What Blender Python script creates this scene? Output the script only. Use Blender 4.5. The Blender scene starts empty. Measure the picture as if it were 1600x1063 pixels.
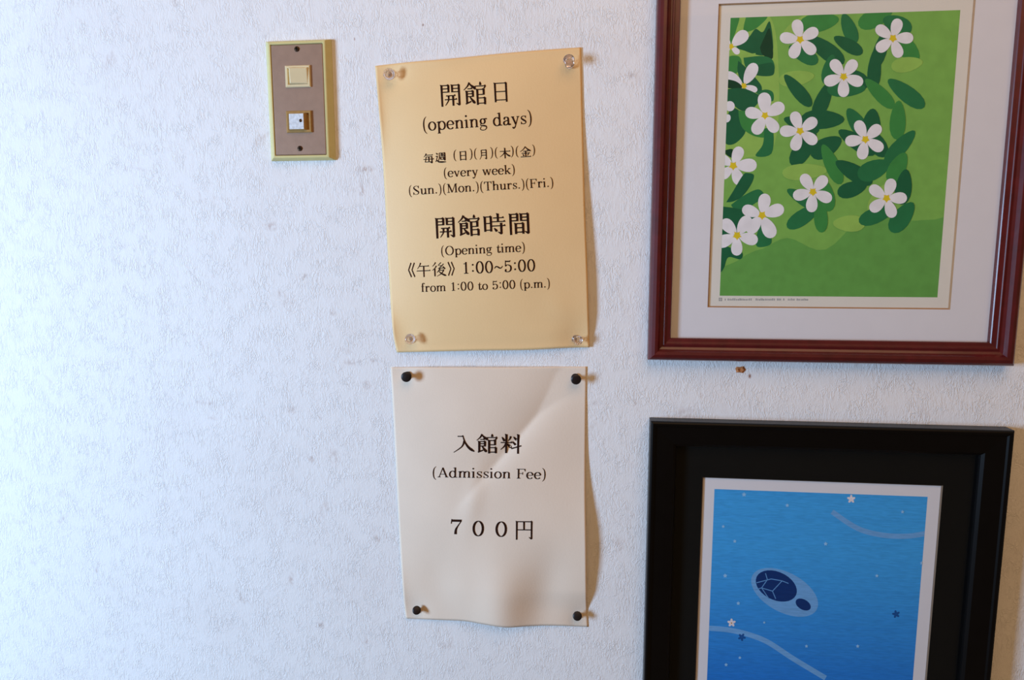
import bpy, bmesh, math, random
from mathutils import Vector, Matrix, Euler
from mathutils.geometry import tessellate_polygon

random.seed(7)
scene = bpy.context.scene
C = scene.collection

# ------------------------------------------------------------------ camera
F_PX = 1100.0                       # focal length in pixels of a 1600 x 1063 frame
PITCH = math.radians(7.6)
YAW = math.radians(6.3)
DIST = 0.715
AIM = Vector((0, 0, 1.5))
rot = Euler((math.radians(90) - PITCH, 0, YAW), 'XYZ').to_matrix()
CAM = AIM - rot @ Vector((0, 0, -1)) * DIST
cam_data = bpy.data.cameras.new('camera')
cam_data.sensor_width = 36
cam_data.lens = 36 * F_PX / 1600
cam_data.clip_start = 0.01
cam = bpy.data.objects.new('camera', cam_data)
cam.location = CAM
cam.rotation_euler = rot.to_euler()
C.objects.link(cam)
scene.camera = cam

# ------------------------------------------------------------------ light
world = bpy.data.worlds.new('world')
scene.world = world
world.use_nodes = True
world.node_tree.nodes['Background'].inputs[0].default_value = (1.0, 0.62, 0.30, 1)
world.node_tree.nodes['Background'].inputs[1].default_value = 0.145

def area(name, loc, target, sx, sy, energy, col):
    d = bpy.data.lights.new(name, 'AREA')
    d.shape = 'RECTANGLE'; d.size = sx; d.size_y = sy
    d.energy = energy; d.color = col
    o = bpy.data.objects.new(name, d)
    o.location = loc
    o.rotation_euler = (Vector(target) - Vector(loc)).to_track_quat('-Z', 'Y').to_euler()
    C.objects.link(o)
    return o
area('window_daylight', (-1.68, -1.10, 1.47), (0, 0, 1.4), 0.42, 0.62, 55, (0.445, 0.68, 1.0))
area('ceiling_lamp', (0.35, -1.05, 2.62), (0.2, 0, 1.5), 1.5, 1.1, 11.5, (1.0, 0.62, 0.34))
scene.view_settings.view_transform = 'Standard'
scene.view_settings.look = 'None'
scene.view_settings.gamma = 1
scene.view_settings.use_curve_mapping = False
scene.view_settings.exposure = -0.10

# ------------------------------------------------------------------ helpers
def W(px, py, d=0.0):
    """point seen at photograph pixel (px, py) on the plane d metres in front of the wall"""
    v = rot @ Vector(((px - 800) / F_PX, -(py - 531.5) / F_PX, -1))
    t = (-d - CAM.y) / v.y
    return CAM + v * t

def srgb(r, g, b):
    def f(c):
        c /= 255
        return c / 12.92 if c <= 0.04045 else ((c + 0.055) / 1.055) ** 2.4
    return (f(r), f(g), f(b), 1)

def mat(name, col, rough=0.6, metal=0.0, spec=0.5, bump=0.0, bscale=400, var=0.06, vscale=60, **kw):
    m = bpy.data.materials.new(name); m.use_nodes = True
    nt = m.node_tree; bs = nt.nodes['Principled BSDF']
    bs.inputs['Roughness'].default_value = rough
    bs.inputs['Metallic'].default_value = metal
    bs.inputs['Specular IOR Level'].default_value = spec
    for k, v in kw.items():
        bs.inputs[k.replace('_', ' ')].default_value = v
    tc = nt.nodes.new('ShaderNodeTexCoord')
    n = nt.nodes.new('ShaderNodeTexNoise'); n.inputs['Scale'].default_value = vscale
    n.inputs['Detail'].default_value = 4
    nt.links.new(tc.outputs['Object'], n.inputs['Vector'])
    r = nt.nodes.new('ShaderNodeMapRange')
    r.inputs['From Min'].default_value = 0.3; r.inputs['From Max'].default_value = 0.7
    r.inputs['To Min'].default_value = 1 - var; r.inputs['To Max'].default_value = 1 + var
    nt.links.new(n.outputs['Fac'], r.inputs['Value'])
    mx = nt.nodes.new('ShaderNodeVectorMath'); mx.operation = 'SCALE'
    mx.inputs[0].default_value = col[:3]
    nt.links.new(r.outputs['Result'], mx.inputs['Scale'])
    nt.links.new(mx.outputs['Vector'], bs.inputs['Base Color'])
    if bump:
        nb = nt.nodes.new('ShaderNodeTexNoise'); nb.inputs['Scale'].default_value = bscale
        nb.inputs['Detail'].default_value = 5
        nt.links.new(tc.outputs['Object'], nb.inputs['Vector'])
        b = nt.nodes.new('ShaderNodeBump'); b.inputs['Strength'].default_value = bump
        b.inputs['Distance'].default_value = 0.001
        nt.links.new(nb.outputs['Fac'], b.inputs['Height'])
        nt.links.new(b.outputs['Normal'], bs.inputs['Normal'])
    return m

def link_mesh(name, verts, faces, material, parent=None, smooth=False):
    me = bpy.data.meshes.new(name)
    me.from_pydata([tuple(v) for v in verts], [], faces)
    me.update()
    if smooth:
        for p in me.polygons: p.use_smooth = True
    me.materials.append(material)
    o = bpy.data.objects.new(name, me); C.objects.link(o)
    if parent is not None:
        o.parent = parent
        o.matrix_parent_inverse = parent.matrix_world.inverted()
    return o

def empty(name, loc, label, cat, group=None, rotation=None):
    o = bpy.data.objects.new(name, None); C.objects.link(o)
    o.empty_display_size = 0.02
    o.location = loc
    if rotation is not None: o.rotation_euler = rotation
    o['label'] = label; o['category'] = cat
    if group: o['group'] = group
    bpy.context.view_layer.update()
    return o

def bevel(o, w, seg=3):
    m = o.modifiers.new('bevel', 'BEVEL'); m.width = w; m.segments = seg; m.limit_method = 'ANGLE'
    for p in o.data.polygons: p.use_smooth = True
    m.harden_normals = False
    return o

class MB:
    def __init__(s): s.v = []; s.f = []
    def add(s, vs, fs):
        k = len(s.v); s.v += [Vector(v) for v in vs]; s.f += [tuple(i + k for i in f) for f in fs]
    def build(s, name, material, parent=None, smooth=False):
        return link_mesh(name, s.v, s.f, material, parent, smooth)

# ------------------------------------------------------------------ wall
def wall_material():
    m = bpy.data.materials.new('embossed_wallpaper'); m.use_nodes = True
    nt = m.node_tree; N = nt.nodes; L = nt.links; bs = N['Principled BSDF']
    bs.inputs['Roughness'].default_value = 0.62
    bs.inputs['Specular IOR Level'].default_value = 0.3
    tc = N.new('ShaderNodeTexCoord')
    def noise(scale, vec_scale, rotz, detail=3, dist=0.0, loc=(0, 0, 0), rough=0.55):
        mp = N.new('ShaderNodeMapping')
        mp.inputs['Scale'].default_value = vec_scale
        mp.inputs['Rotation'].default_value = (0, rotz, 0)
        mp.inputs['Location'].default_value = loc
        L.new(tc.outputs['Object'], mp.inputs['Vector'])
        n = N.new('ShaderNodeTexNoise')
        n.inputs['Scale'].default_value = scale; n.inputs['Detail'].default_value = detail
        n.inputs['Distortion'].default_value = dist
        n.inputs['Roughness'].default_value = rough
        L.new(mp.outputs['Vector'], n.inputs['Vector'])
        return n.outputs['Fac']
    def rng(v, a, b, c=0.0, d=1.0):
        r = N.new('ShaderNodeMapRange')
        for k, x in zip(('From Min', 'From Max', 'To Min', 'To Max'), (a, b, c, d)):
            r.inputs[k].default_value = x
        L.new(v, r.inputs['Value']); return r.outputs['Result']
    def math_(op, a, b):
        n = N.new('ShaderNodeMath'); n.operation = op
        for i, x in enumerate((a, b)):
            if isinstance(x, (int, float)): n.inputs[i].default_value = x
            else: L.new(x, n.inputs[i])
        return n.outputs[0]
    # relief: fibrous strokes in three leanings, chosen patch by patch
    s1 = noise(310, (1, 1, 0.24), math.radians(14), 3, 0.8)
    s2 = noise(310, (1, 1, 0.26), math.radians(-28), 3, 0.8, (3, 1, 2))
    s3 = noise(240, (1, 1, 0.5), math.radians(58), 3, 1.2, (5, 2, 7))
    pa = rng(noise(46, (1, 1, 1), 0, 2, 0, (1, 4, 9)), 0.46, 0.54)
    pb = rng(noise(36, (1, 1, 1), 0, 2, 0, (8, 3, 1)), 0.50, 0.58)
    def mixf(f, a, b):
        n = N.new('ShaderNodeMix'); n.data_type = 'FLOAT'
        L.new(f, n.inputs[0]); L.new(a, n.inputs[2]); L.new(b, n.inputs[3]); return n.outputs[0]
    h = mixf(pb, mixf(pa, s1, s2), s3)
    # creases: thin ridges where the noise crosses its middle value
    ridge = rng(math_('ABSOLUTE', math_('SUBTRACT', h, 0.5), 0), 0.0, 0.07, 1.0, 0.0)
    amp = rng(noise(55, (1, 1, 1), 0, 3, 0, (4, 4, 4)), 0.38, 0.62, 0.15, 1.0)
    ridge = math_('MULTIPLY', ridge, amp)
    soft = noise(120, (1, 1, 0.8), 0.4, 3, 0.4)
    fine = noise(800, (1, 1, 1), 0, 3)
    hh = math_('ADD', math_('MULTIPLY', ridge, 0.62), math_('ADD', math_('MULTIPLY', soft, 0.7), math_('MULTIPLY', fine, 0.22)))
    bp = N.new('ShaderNodeBump'); bp.inputs['Strength'].default_value = 0.72
    bp.inputs['Distance'].default_value = 0.0006
    L.new(hh, bp.inputs['Height']); L.new(bp.outputs['Normal'], bs.inputs['Normal'])
    # colour: off-white paper, faint brown age spots with shapes of their own
    spots = math_('MULTIPLY', rng(noise(26, (1, 1, 1), 0, 5, 0.6, (2, 2, 2), 0.65), 0.615, 0.74),
                  rng(noise(210, (1, 1, 0.45), 0.2, 3), 0.40, 0.62))
    blot = rng(noise(7, (1, 1, 1), 0, 4, 0.3, (6, 6, 1)), 0.52, 0.78)
    fac = math_('ADD', math_('MULTIPLY', spots, 0.42), math_('MULTIPLY', blot, 0.08))
    for (px, py, rx, rz, a) in ((1072, 646, .012, .007, .28), (916, 92, .010, .007, .10), (571, 264, .009, .004, .49), (565, 298, .003, .009, .40), (425, 354, .009, .005, .45), (475, 432, .006, .004, .45), (438, 458, .003, .005, .4), (520, 488, .004, .004, .45), (550, 566, .010, .004, .4), (456, 640, .012, .004, .35), (521, 713, .008, .008, .35), (487, 718, .004, .004, .45), (455, 905, .004, .008, .4), (501, 978, .005, .004, .45), (700, 1008, .010, .005, .25), (985, 118, .006, .004, .3),
                                (583, 564, .004, .003, .49), (661, 39, .0012, .0014, .8), (554, 61, .0007, .0018, .8),
                                (1171.5, 588, .0017, .0026, 1.0), (1000, 118, .007, .006, .15), (588, 842, .005, .004, .49),
                                (573, 602, .005, .005, .45), (930, 630, .006, .003, .2)):
        p = W(px, py)
        vs = N.new('ShaderNodeVectorMath'); vs.operation = 'SUBTRACT'
        L.new(tc.outputs['Object'], vs.inputs[0]); vs.inputs[1].default_value = p
        vm = N.new('ShaderNodeVectorMath'); vm.operation = 'MULTIPLY'
        L.new(vs.outputs[0], vm.inputs[0]); vm.inputs[1].default_value = (1 / rx, 0, 1 / rz)
        vl = N.new('ShaderNodeVectorMath'); vl.operation = 'LENGTH'; L.new(vm.outputs[0], vl.inputs[0])
        k = math_('MULTIPLY', rng(vl.outputs['Value'], 1.2, 0.3), a)
        if a < 0.5: k = math_('MULTIPLY', k, rng(noise(240, (1, 1, 0.7), 0.3, 3), 0.38, 0.6))
        fac = math_('MAXIMUM', fac, k)
    mx = N.new('ShaderNodeMix'); mx.data_type = 'RGBA'
    L.new(fac, mx.inputs[0])
    mx.inputs[6].default_value = (0.86, 0.85, 0.84, 1)
    mx.inputs[7].default_value = (0.36, 0.20, 0.14, 1)
    L.new(mx.outputs[2], bs.inputs['Base Color'])
    return m

M_wall = wall_material()
mb = MB()
x0, x1, z0, z1 = -1.6, 1.6, 0.0, 2.7
mb.add([(x0, 0, z0), (x1, 0, z0), (x1, 0, z1), (x0, 0, z1), (x0, .12, z0), (x1, .12, z0), (x1, .12, z1), (x0, .12, z1)],
       [(0, 1, 2, 3), (5, 4, 7, 6), (4, 0, 3, 7), (1, 5, 6, 2), (3, 2, 6, 7), (4, 5, 1, 0)])
wall = mb.build('wall_back', M_wall)
wall['kind'] = 'structure'

# a small chip where a screw was pulled out, right under the red frame
M_plaster = mat('bare_plaster', srgb(190, 122, 72), 0.9, bump=0.5, bscale=900, var=0.25, vscale=700)
c = W(1157, 578)
mb = MB(); n = 11
ring = [(c.x + math.cos(a) * r * .0066, -.0001, c.z + math.sin(a) * r * .0042)
        for a, r in ((2 * math.pi * k / n, random.uniform(.65, 1.15)) for k in range(n))]
inner = [(c.x + (x - c.x) * .55, -.0011 - .0006 * random.random(), c.z + (z - c.z) * .55) for x, y, z in ring]
mb.add(ring + inner + [(c.x, -.0003, c.z)],
       [(k, (k + 1) % n, n + (k + 1) % n, n + k) for k in range(n)] + [(n + k, n + (k + 1) % n, 2 * n) for k in range(n)])
chip = mb.build('plaster_chip', M_plaster)
chip.parent = wall

# ------------------------------------------------------------------ lettering engine
# every glyph is a list of pen strokes; the pen is thick going up or down and thin going sideways
def catmull(pts, sub=6):
    if len(pts) < 3: return pts
    out = []
    P = [pts[0]] + list(pts) + [pts[-1]]
    for i in range(1, len(P) - 2):
        for k in range(sub):
            t = k / sub
            out.append(tuple(0.5 * ((2 * P[i][j]) + (-P[i-1][j] + P[i+1][j]) * t +
                       (2*P[i-1][j] - 5*P[i][j] + 4*P[i+1][j] - P[i+2][j]) * t*t +
                       (-P[i-1][j] + 3*P[i][j] - 3*P[i+1][j] + P[i+2][j]) * t**3) for j in range(len(pts[0]))))
    out.append(tuple(pts[-1]))
    return out

def ribbon(pts):
    """pts: (x, y, w) -> list of quads in glyph space"""
    L_, R_ = [], []
    n = len(pts)
    for i, (x, y, w) in enumerate(pts):
        a = pts[max(i - 1, 0)]; b = pts[min(i + 1, n - 1)]
        dx, dy = b[0] - a[0], b[1] - a[1]
        l = math.hypot(dx, dy) or 1
        nx, ny = -dy / l * w / 2, dx / l * w / 2
        L_.append((x + nx, y + ny)); R_.append((x - nx, y - ny))
    return [[L_[i], R_[i], R_[i+1], L_[i+1]] for i in range(n - 1)]

class Pen:
    def __init__(s, thick, thin): s.thick = thick; s.thin = thin; s.q = []
    def auto(s, pts, k=1.4, f0=1, f1=1):
        n = len(pts); out = []
        for i, p in enumerate(pts):
            a = pts[max(i-1, 0)]; b = pts[min(i+1, n-1)]
            dx, dy = b[0]-a[0], b[1]-a[1]; l = math.hypot(dx, dy) or 1
            t = i / (n - 1)
            w = s.thin + (s.thick - s.thin) * abs(dy / l) ** k
            out.append((p[0], p[1], w * (f0 + (f1 - f0) * t)))
        s.q += ribbon(out)
    def curve(s, pts, **kw): s.auto(catmull(pts, 6), **kw)
    def arc(s, cx, cy, rx, ry, a0, a1, n=22, **kw):
        s.auto([(cx + rx * math.cos(math.radians(a0 + (a1 - a0) * i / n)),
                 cy + ry * math.sin(math.radians(a0 + (a1 - a0) * i / n))) for i in range(n + 1)], **kw)
    def line(s, x0, y0, x1, y1, w0, w1=None):
        w1 = w0 if w1 is None else w1
        s.q += ribbon([(x0, y0, w0), (x1, y1, w1)])
    def taper(s, pts): s.q += ribbon(catmull(pts, 6))
    def poly(s, pts): s.q.append(pts)

# ---- Latin (baseline 0, x-height .46, capitals .72)
ST, HR = 0.098, 0.042
XH, CAP, ASC, DES = 0.465, 0.70, 0.73, -0.21
def lat(ch):
    p = Pen(ST, HR)
    def foot(x, y=0.0, l=.085, r=.085):
        yy = y + HR / 2 if y < .3 and y >= 0 else (y - HR / 2 if y > .3 else y + HR / 2)
        p.line(x - l, yy, x + r, yy, HR)
        s = 1 if yy < .25 else -1                                 # little brackets
        for d, e in ((-1, l), (1, r)):
            if e > .04: p.poly([(x + d*ST*.45, yy + s*.05), (x + d*ST*.45, yy), (x + d*e*.8, yy)])
    def flag(x, y):                                               # slanted top serif on the left of a stem
        p.poly([(x + ST/2, y), (x - ST/2, y - .012), (x - ST/2 - .07, y - .03), (x - ST/2 - .07, y - .055), (x + ST/2, y - .06)])
    def stem(x, y0, y1): p.line(x, y0, x, y1, ST)
    def ball(x, y, r=.05): p.poly([(x + r*math.cos(a*math.pi/5), y + r*math.sin(a*math.pi/5)) for a in range(10)])
    def arch(x, xr, top=XH):
        p.curve([(x + .03, top - .12), (x + .09, top - .035), ((x + xr)/2 + .03, top - .012), (xr - .015, top - .06), (xr, top - .16)])
        stem(xr, 0, top - .15); foot(xr)
    adv = .5
    if ch == 'o': p.arc(.25, XH/2, .185, XH/2 + .0, 0, 360, 30); adv = .5
    elif ch == 'O': p.arc(.37, CAP/2, .28, CAP/2, 0, 360, 34); adv = .74
    elif ch == '0': p.arc(.28, CAP/2, .19, CAP/2, 0, 360, 34); adv = .56
    elif ch == 'e':
        p.arc(.245, XH/2, .18, XH/2, 8, 320, 28); p.line(.07, XH*.53, .42, XH*.53, HR); adv = .47
    elif ch in 'dp':
        if ch == 'd':
            stem(.40, 0, ASC); flag(.40, ASC); foot(.44, 0, .04, .09)
            p.arc(.24, XH/2, .175, XH/2, 40, 330, 26); adv = .56
        else:
            stem(.13, DES, XH); flag(.13, XH); foot(.13, DES)
            p.arc(.30, XH/2, .175, XH/2, -150, 150, 26); adv = .54
    elif ch == 'n':
        stem(.13, 0, XH); flag(.13, XH); foot(.13); arch(.13, .42); adv = .56
    elif ch == 'h':
        stem(.13, 0, ASC); flag(.13, ASC); foot(.13); arch(.13, .42); adv = .56
    elif ch == 'm':
        stem(.13, 0, XH); flag(.13, XH); foot(.13); arch(.13, .40); arch(.40, .68); adv = .82
    elif ch == 'r':
        stem(.13, 0, XH); flag(.13, XH); foot(.13, 0, .085, .11)
        p.curve([(.16, XH-.14), (.21, XH-.04), (.30, XH-.012), (.35, XH-.05)]); ball(.345, XH-.075, .048); adv = .42
    elif ch == 'i':
        stem(.13, 0, XH); flag(.13, XH); foot(.13); ball(.12, .66, .058); adv = .28
    elif ch == 'u':
        stem(.13, .12, XH); flag(.13, XH); stem(.42, 0, XH); flag(.42, XH); foot(.46, 0, .04, .08)
        p.curve([(.13, .16), (.145, .05), (.22, .014), (.33, .04), (.40, .13)]); adv = .56
    elif ch == 'k':
        stem(.13, 0, ASC); flag(.13, ASC); foot(.13)
        p.line(.16, .19, .42, XH-.02, HR*1.1); p.line(.24, .26, .43, .02, ST*.95); foot(.44, 0, .10, .08); foot(.41, XH, .09, .09); adv = .55
    elif ch == 'v':
        p.line(.09, XH-.02, .25, 0, ST*.95); p.line(.25, 0, .40, XH-.02, HR*1.2)
        foot(.09, XH, .08, .09); foot(.40, XH, .08, .07); adv = .49
    elif ch == 'y':
        p.line(.09, XH-.02, .25, .02, ST*.95); p.taper([(.40, XH-.02, HR*1.2), (.25, .0, HR*1.3), (.19, -.14, HR*1.5), (.12, -.2, HR*1.4), (.08, -.17, .03)])
        ball(.085, -.155, .045); foot(.09, XH, .08, .09); foot(.40, XH, .08, .07); adv = .49
    elif ch == 'w':
        for d in (0, .27):
            p.line(.09 + d, XH-.02, .22 + d, 0, ST*.9); p.line(.22 + d, 0, .35 + d, XH-.02, HR*1.2)
        foot(.09, XH, .08, .08); foot(.36, XH, .07, .07); foot(.62, XH, .07, .07); adv = .71
    elif ch == 's':
        p.taper([(.33, XH-.10, .03), (.30, XH-.035, .035), (.21, XH-.012, .036), (.11, XH-.06, .05), (.105, XH-.15, .075),
                 (.21, XH/2, .095), (.325, .15, .075), (.32, .06, .05), (.22, .014, .036), (.12, .035, .035), (.085, .11, .03)])
        p.line(.335, XH, .335, XH-.13, HR*1.1); p.line(.08, .0, .08, .14, HR*1.1); adv = .41
    elif ch == 'a':
        stem(.33, .06, XH-.13); p.curve([(.10, XH-.10), (.14, XH-.03), (.22, XH-.012), (.31, XH-.05), (.33, XH-.14)])
        ball(.115, XH-.105, .05)
        p.curve([(.33, .27), (.22, .25), (.10, .20), (.075, .11), (.11, .03), (.19, .018), (.28, .06), (.33, .13)])
        p.curve([(.33, .08), (.36, .02), (.41, .02), (.44, .07)]); adv = .49
    elif ch == 'g':
        p.arc(.21, .31, .125, .14, 0, 360, 24)
        p.curve([(.31, .42), (.37, .455), (.41, .45)]); ball(.425, .435, .038)
        p.taper([(.12, .20, .03), (.075, .13, .04), (.12, .075, .05), (.26, .06, .085), (.385, .02, .07), (.40, -.09, .05), (.31, -.17, .04),
                 (.20, -.185, .04), (.08, -.15, .045), (.06, -.07, .045), (.13, .03, .03)]); adv = .47
    elif ch == 't':
        stem(.16, .1, XH); p.poly([(.12, XH), (.205, XH), (.205, .62), (.185, .62)]); p.line(.04, XH - .02, .31, XH - .02, HR)
        p.curve([(.16, .12), (.18, .03), (.24, .014), (.30, .05), (.315, .13)]); adv = .36
    elif ch == 'f':
        stem(.15, 0, .58); foot(.15, 0, .085, .10); p.line(.04, XH - .02, .28, XH - .02, HR)
        p.curve([(.15, .56), (.17, .67), (.23, .72), (.30, .70)]); ball(.30, .672, .042); adv = .33
    elif ch == 'S':
        p.taper([(.46, CAP-.17, .03), (.43, CAP-.06, .035), (.30, CAP-.012, .036), (.15, CAP-.08, .06), (.13, CAP-.20, .095),
                 (.28, CAP/2, .115), (.45, .22, .10), (.45, .09, .065), (.31, .014, .036), (.16, .05, .035), (.09, .18, .03)])
        p.line(.475, CAP, .475, CAP-.20, HR*1.1); p.line(.085, 0, .085, .20, HR*1.1); adv = .58
    elif ch == 'M':
        p.line(.15, 0, .15, CAP, HR*1.2); stem(.72, 0, CAP); p.line(.17, CAP, .42, .02, ST); p.line(.42, .02, .69, CAP, HR*1.1)
        foot(.15, 0, .1, .1); foot(.72, 0, .1, .1); foot(.12, CAP, .08, .06); foot(.74, CAP, .06, .08); adv = .88
    elif ch == 'T':
        stem(.32, 0, CAP); foot(.32, 0, .11, .11); p.line(.04, CAP-.02, .60, CAP-.02, HR)
        for x, d in ((.055, 1), (.585, -1)):
            p.line(x, CAP, x, CAP-.18, HR); p.poly([(x, CAP-.02), (x, CAP-.15), (x + d*.07, CAP-.03)])
        adv = .64
    elif ch == 'F':
        stem(.15, 0, CAP); foot(.15, 0, .1, .12); p.line(.04, CAP-.02, .56, CAP-.02, HR); p.line(.15, .37, .40, .37, HR)
        p.line(.55, CAP, .55, CAP-.18, HR); p.poly([(.55, CAP-.02), (.55, CAP-.15), (.47, CAP-.03)]); p.line(.40, .28, .40, .46, HR); adv = .60
    elif ch == 'A':
        p.line(.13, .02, .35, CAP, HR*1.2); p.line(.34, CAP, .59, .02, ST); p.line(.20, .23, .50, .23, HR)
        foot(.13, 0, .09, .09); foot(.59, 0, .10, .10); adv = .71
    elif ch == '1':
        stem(.29, 0, CAP); foot(.29, 0, .13, .13); p.poly([(.33, CAP), (.24, CAP-.07), (.14, CAP-.09), (.14, CAP-.12), (.25, CAP-.12)]); adv = .56
    elif ch == '5':
        p.line(.13, CAP, .115, .36, HR*1.1); p.poly([(.12, CAP), (.20, CAP-.02), (.36, CAP-.02), (.45, CAP+.01), (.40, CAP-.10), (.12, CAP-.09)])
        p.curve([(.115, .35), (.19, .425), (.30, .43), (.42, .36), (.455, .22), (.40, .08), (.27, .014), (.14, .04), (.11, .12)])
        ball(.13, .13, .055); adv = .56
    elif ch == '7':
        p.poly([(.08, CAP), (.50, CAP), (.50, CAP-.05), (.46, CAP-.11), (.10, CAP-.11)]); p.line(.095, CAP+.015, .075, CAP-.20, HR)
        p.taper([(.49, CAP-.06, .04), (.36, .42, .05), (.27, .22, .09), (.255, 0, .11)]); adv = .56
    elif ch == '(':
        p.taper([(.27, .78, .02), (.15, .62, .055), (.105, .30, .075), (.15, -.02, .055), (.27, -.18, .02)]); adv = .33
    elif ch == ')':
        p.taper([(.06, .78, .02), (.18, .62, .055), (.225, .30, .075), (.18, -.02, .055), (.06, -.18, .02)]); adv = .33
    elif ch == '.': ball(.12, .052, .055); adv = .26
    elif ch == ':': ball(.14, .15, .055); ball(.14, .52, .055); adv = .28
    elif ch == '~':
        p.taper([(.05, .24, .04), (.13, .35, .06), (.24, .34, .075), (.37, .26, .075), (.46, .27, .06), (.55, .38, .04)]); adv = .60
    elif ch == ' ': adv = .30
    return p.q, adv

# ---- kanji (square of 100, y down) : H thin bar, V stem, P left-falling, N right-falling, D dot
GATE = 'V12,6,97 H12,42,8 V42,6,38 H12,42,22 H12,42,36 V58,6,38 H58,88,8 K88,6,94 H58,88,22 H58,88,36'
KANJI = {
 '開': GATE + ' H30,70,52 H24,76,68 P41,52;40,72;26,93 V61,52,95',
 '間': GATE + ' V34,47,94 V66,47,94 H34,66,49 H34,66,67 H34,66,86',
 '館': 'P27,0;18,16;2,32 N27,5;36,15;49,25 H18,36,27 V14,36,90 H14,40,38 V40,36,63 H14,40,49 H14,40,61 U8,93;32,82 N27,63;36,76;48,92 '
       'D72,-2;73,12 H50,94,17 D51,17;48,30 U95,16;88,28 V59,30,99 H59,86,32 V86,30,56 H59,86,54 H59,90,69 V90,68,98 H59,90,92',
 '日': 'V24,8,98 V77,8,98 H24,77,10 H24,77,49 H24,77,88',
 '毎': 'P32,0;22,18;8,32 H26,88,16 U28,32;24,60;18,82 H28,80,32 K80,30,94 H4,96,55 H17,80,80 V53,33,79',
 '週': 'D10,6;23,20 H5,22,38 U22,38;14,60;12,72 N3,88;14,74;36,89;98,92 U38,10;38,50;29,78 H38,90,10 K90,8,78 H47,80,24 V64,14,38 H45,83,37 '
       'V50,48,70 V78,48,70 H50,78,49 H50,78,67',
 '月': 'P29,8;29,62;10,97 H29,80,9 K80,7,96 H29,80,34 H29,80,58',
 '木': 'H6,94,31 V50,0,99 P49,33;34,60;4,84 N51,33;68,62;97,82',
 '金': 'P51,0;32,24;2,46 N51,2;68,24;98,44 H30,72,42 H14,86,61 V51,42,92 D24,69;34,85 U77,66;66,84 H5,95,94',
 '時': 'V8,12,84 V35,12,84 H8,35,14 H8,35,45 H8,35,77 H45,92,20 V67,0,38 H38,98,38 H40,98,58 K81,44,98 D49,68;60,83',
 '午': 'P32,0;24,20;8,42 H26,88,24 H3,97,56 V53,24,100',
 '後': 'P27,0;18,14;4,28 P32,24;20,42;2,56 V20,44,98 U64,2;44,22;66,25 U82,12;62,32;44,43;86,40 D76,28;90,47 P56,46;46,60;34,72 H54,82,56 P82,56;64,80;34,98 N48,62;66,80;98,96',
 '入': 'H20,46,10 N45,10;56,44;74,72;99,92 P52,34;40,66;2,98',
 '料': 'D6,14;18,34 P48,10;43,24;35,34 H1,53,43 V27,0,98 P26,46;18,62;1,80 N29,50;38,56;52,70 D60,12;74,28 D56,37;70,53 U51,74;98,58 V83,0,100',
 '円': 'V12,8,99 H12,88,10 K88,8,96 V49,10,50 H12,88,50',
 '《': 'U48,0;18,50;48,100 U86,0;56,50;86,100',
 '》': 'U14,0;44,50;14,100 U52,0;82,50;52,100',
}
def kan(ch, thick, thin):
    p = Pen(thick, thin)
    for tok in KANJI[ch].split():
        t = tok[0]; body = tok[1:]
        if t in 'HVK': a = [float(x) for x in body.split(',')]
        else: pts = [tuple(float(x) for x in s.split(',')) for s in body.split(';')]
        if t == 'H':
            x0, x1, y = a; p.line(x0, y, x1, y, thin)
            s = thick * .55; p.poly([(x1 - s*1.3, y - thin/2), (x1 - s*.1, y - thin/2 - s*.75), (x1 + s*.6, y + thin/2), (x1 - s, y + thin/2)])
        elif t == 'V':
            x, y0, y1 = a; p.line(x, y0, x, y1, thick*1.05, thick*.92)
            p.poly([(x - thick*.5, y0 + thick*.6), (x - thick*.75, y0 - thick*.25), (x + thick*.4, y0)])
        elif t == 'K':                                            # stem with a hook to the left
            x, y0, y1 = a; p.line(x, y0, x, y1 - thick*.2, thick*1.05, thick)
            p.poly([(x + thick*.5, y1 - thick), (x + thick*.5, y1 - thick*.3), (x + thick*.1, y1 + thick*.1), (x - thick*.4, y1 + thick*.1), (x - thick*1.6, y1 - thick*1.0), (x - thick*1.5, y1 - thick*1.2), (x - thick*.5, y1 - thick*.9)])
        elif t == 'P':
            c_ = catmull(pts, 8); n = len(c_)
            p.q += ribbon([(x, y, thick*(1 - .72*i/(n-1))) for i, (x, y) in enumerate(c_)])
        elif t == 'N':
            c_ = catmull(pts, 8); n = len(c_)
            p.q += ribbon([(x, y, thick*(.45 + .85*min(1, i/(n-1)/.8)) * (1 if i/(n-1) < .8 else (1.05 - (i/(n-1)-.8)*3.6))) for i, (x, y) in enumerate(c_)])
        elif t == 'U':
            c_ = pts if ch in '《》' or len(pts) > 2 and ch == '後' else catmull(pts, 6)
            p.q += ribbon([(x, y, thick*(1.3 if ch in '《》' else .66)) for x, y in c_])
        elif t == 'D':
            (xa, ya), (xb, yb) = pts; p.q += ribbon([(xa, ya, thick*.35), ((xa+xb)/2, (ya+yb)/2, thick*.95), (xb, yb, thick*1.1), (xb + (xb-xa)*.1, yb + (yb-ya)*.1, thick*.5)])
    return p.q

# ------------------------------------------------------------------ paper sheets
def polyline_at(pts, t):
    d = [0]
    for a, b in zip(pts, pts[1:]): d.append(d[-1] + math.hypot(b[0]-a[0], b[1]-a[1]))
    s = t * d[-1]
    for i in range(len(pts) - 1):
        if s <= d[i+1] + 1e-9:
            k = (s - d[i]) / (d[i+1] - d[i] or 1)
            return (pts[i][0] + (pts[i+1][0]-pts[i][0])*k, pts[i][1] + (pts[i+1][1]-pts[i][1])*k)
    return pts[-1]

def g(u, v, cu, cv, su, sv, th=0):
    du, dv = u - cu, v - cv
    c_, s_ = math.cos(th), math.sin(th)
    a, b = du*c_ + dv*s_, -du*s_ + dv*c_
    return math.exp(-(a/su)**2 - (b/sv)**2)

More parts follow.
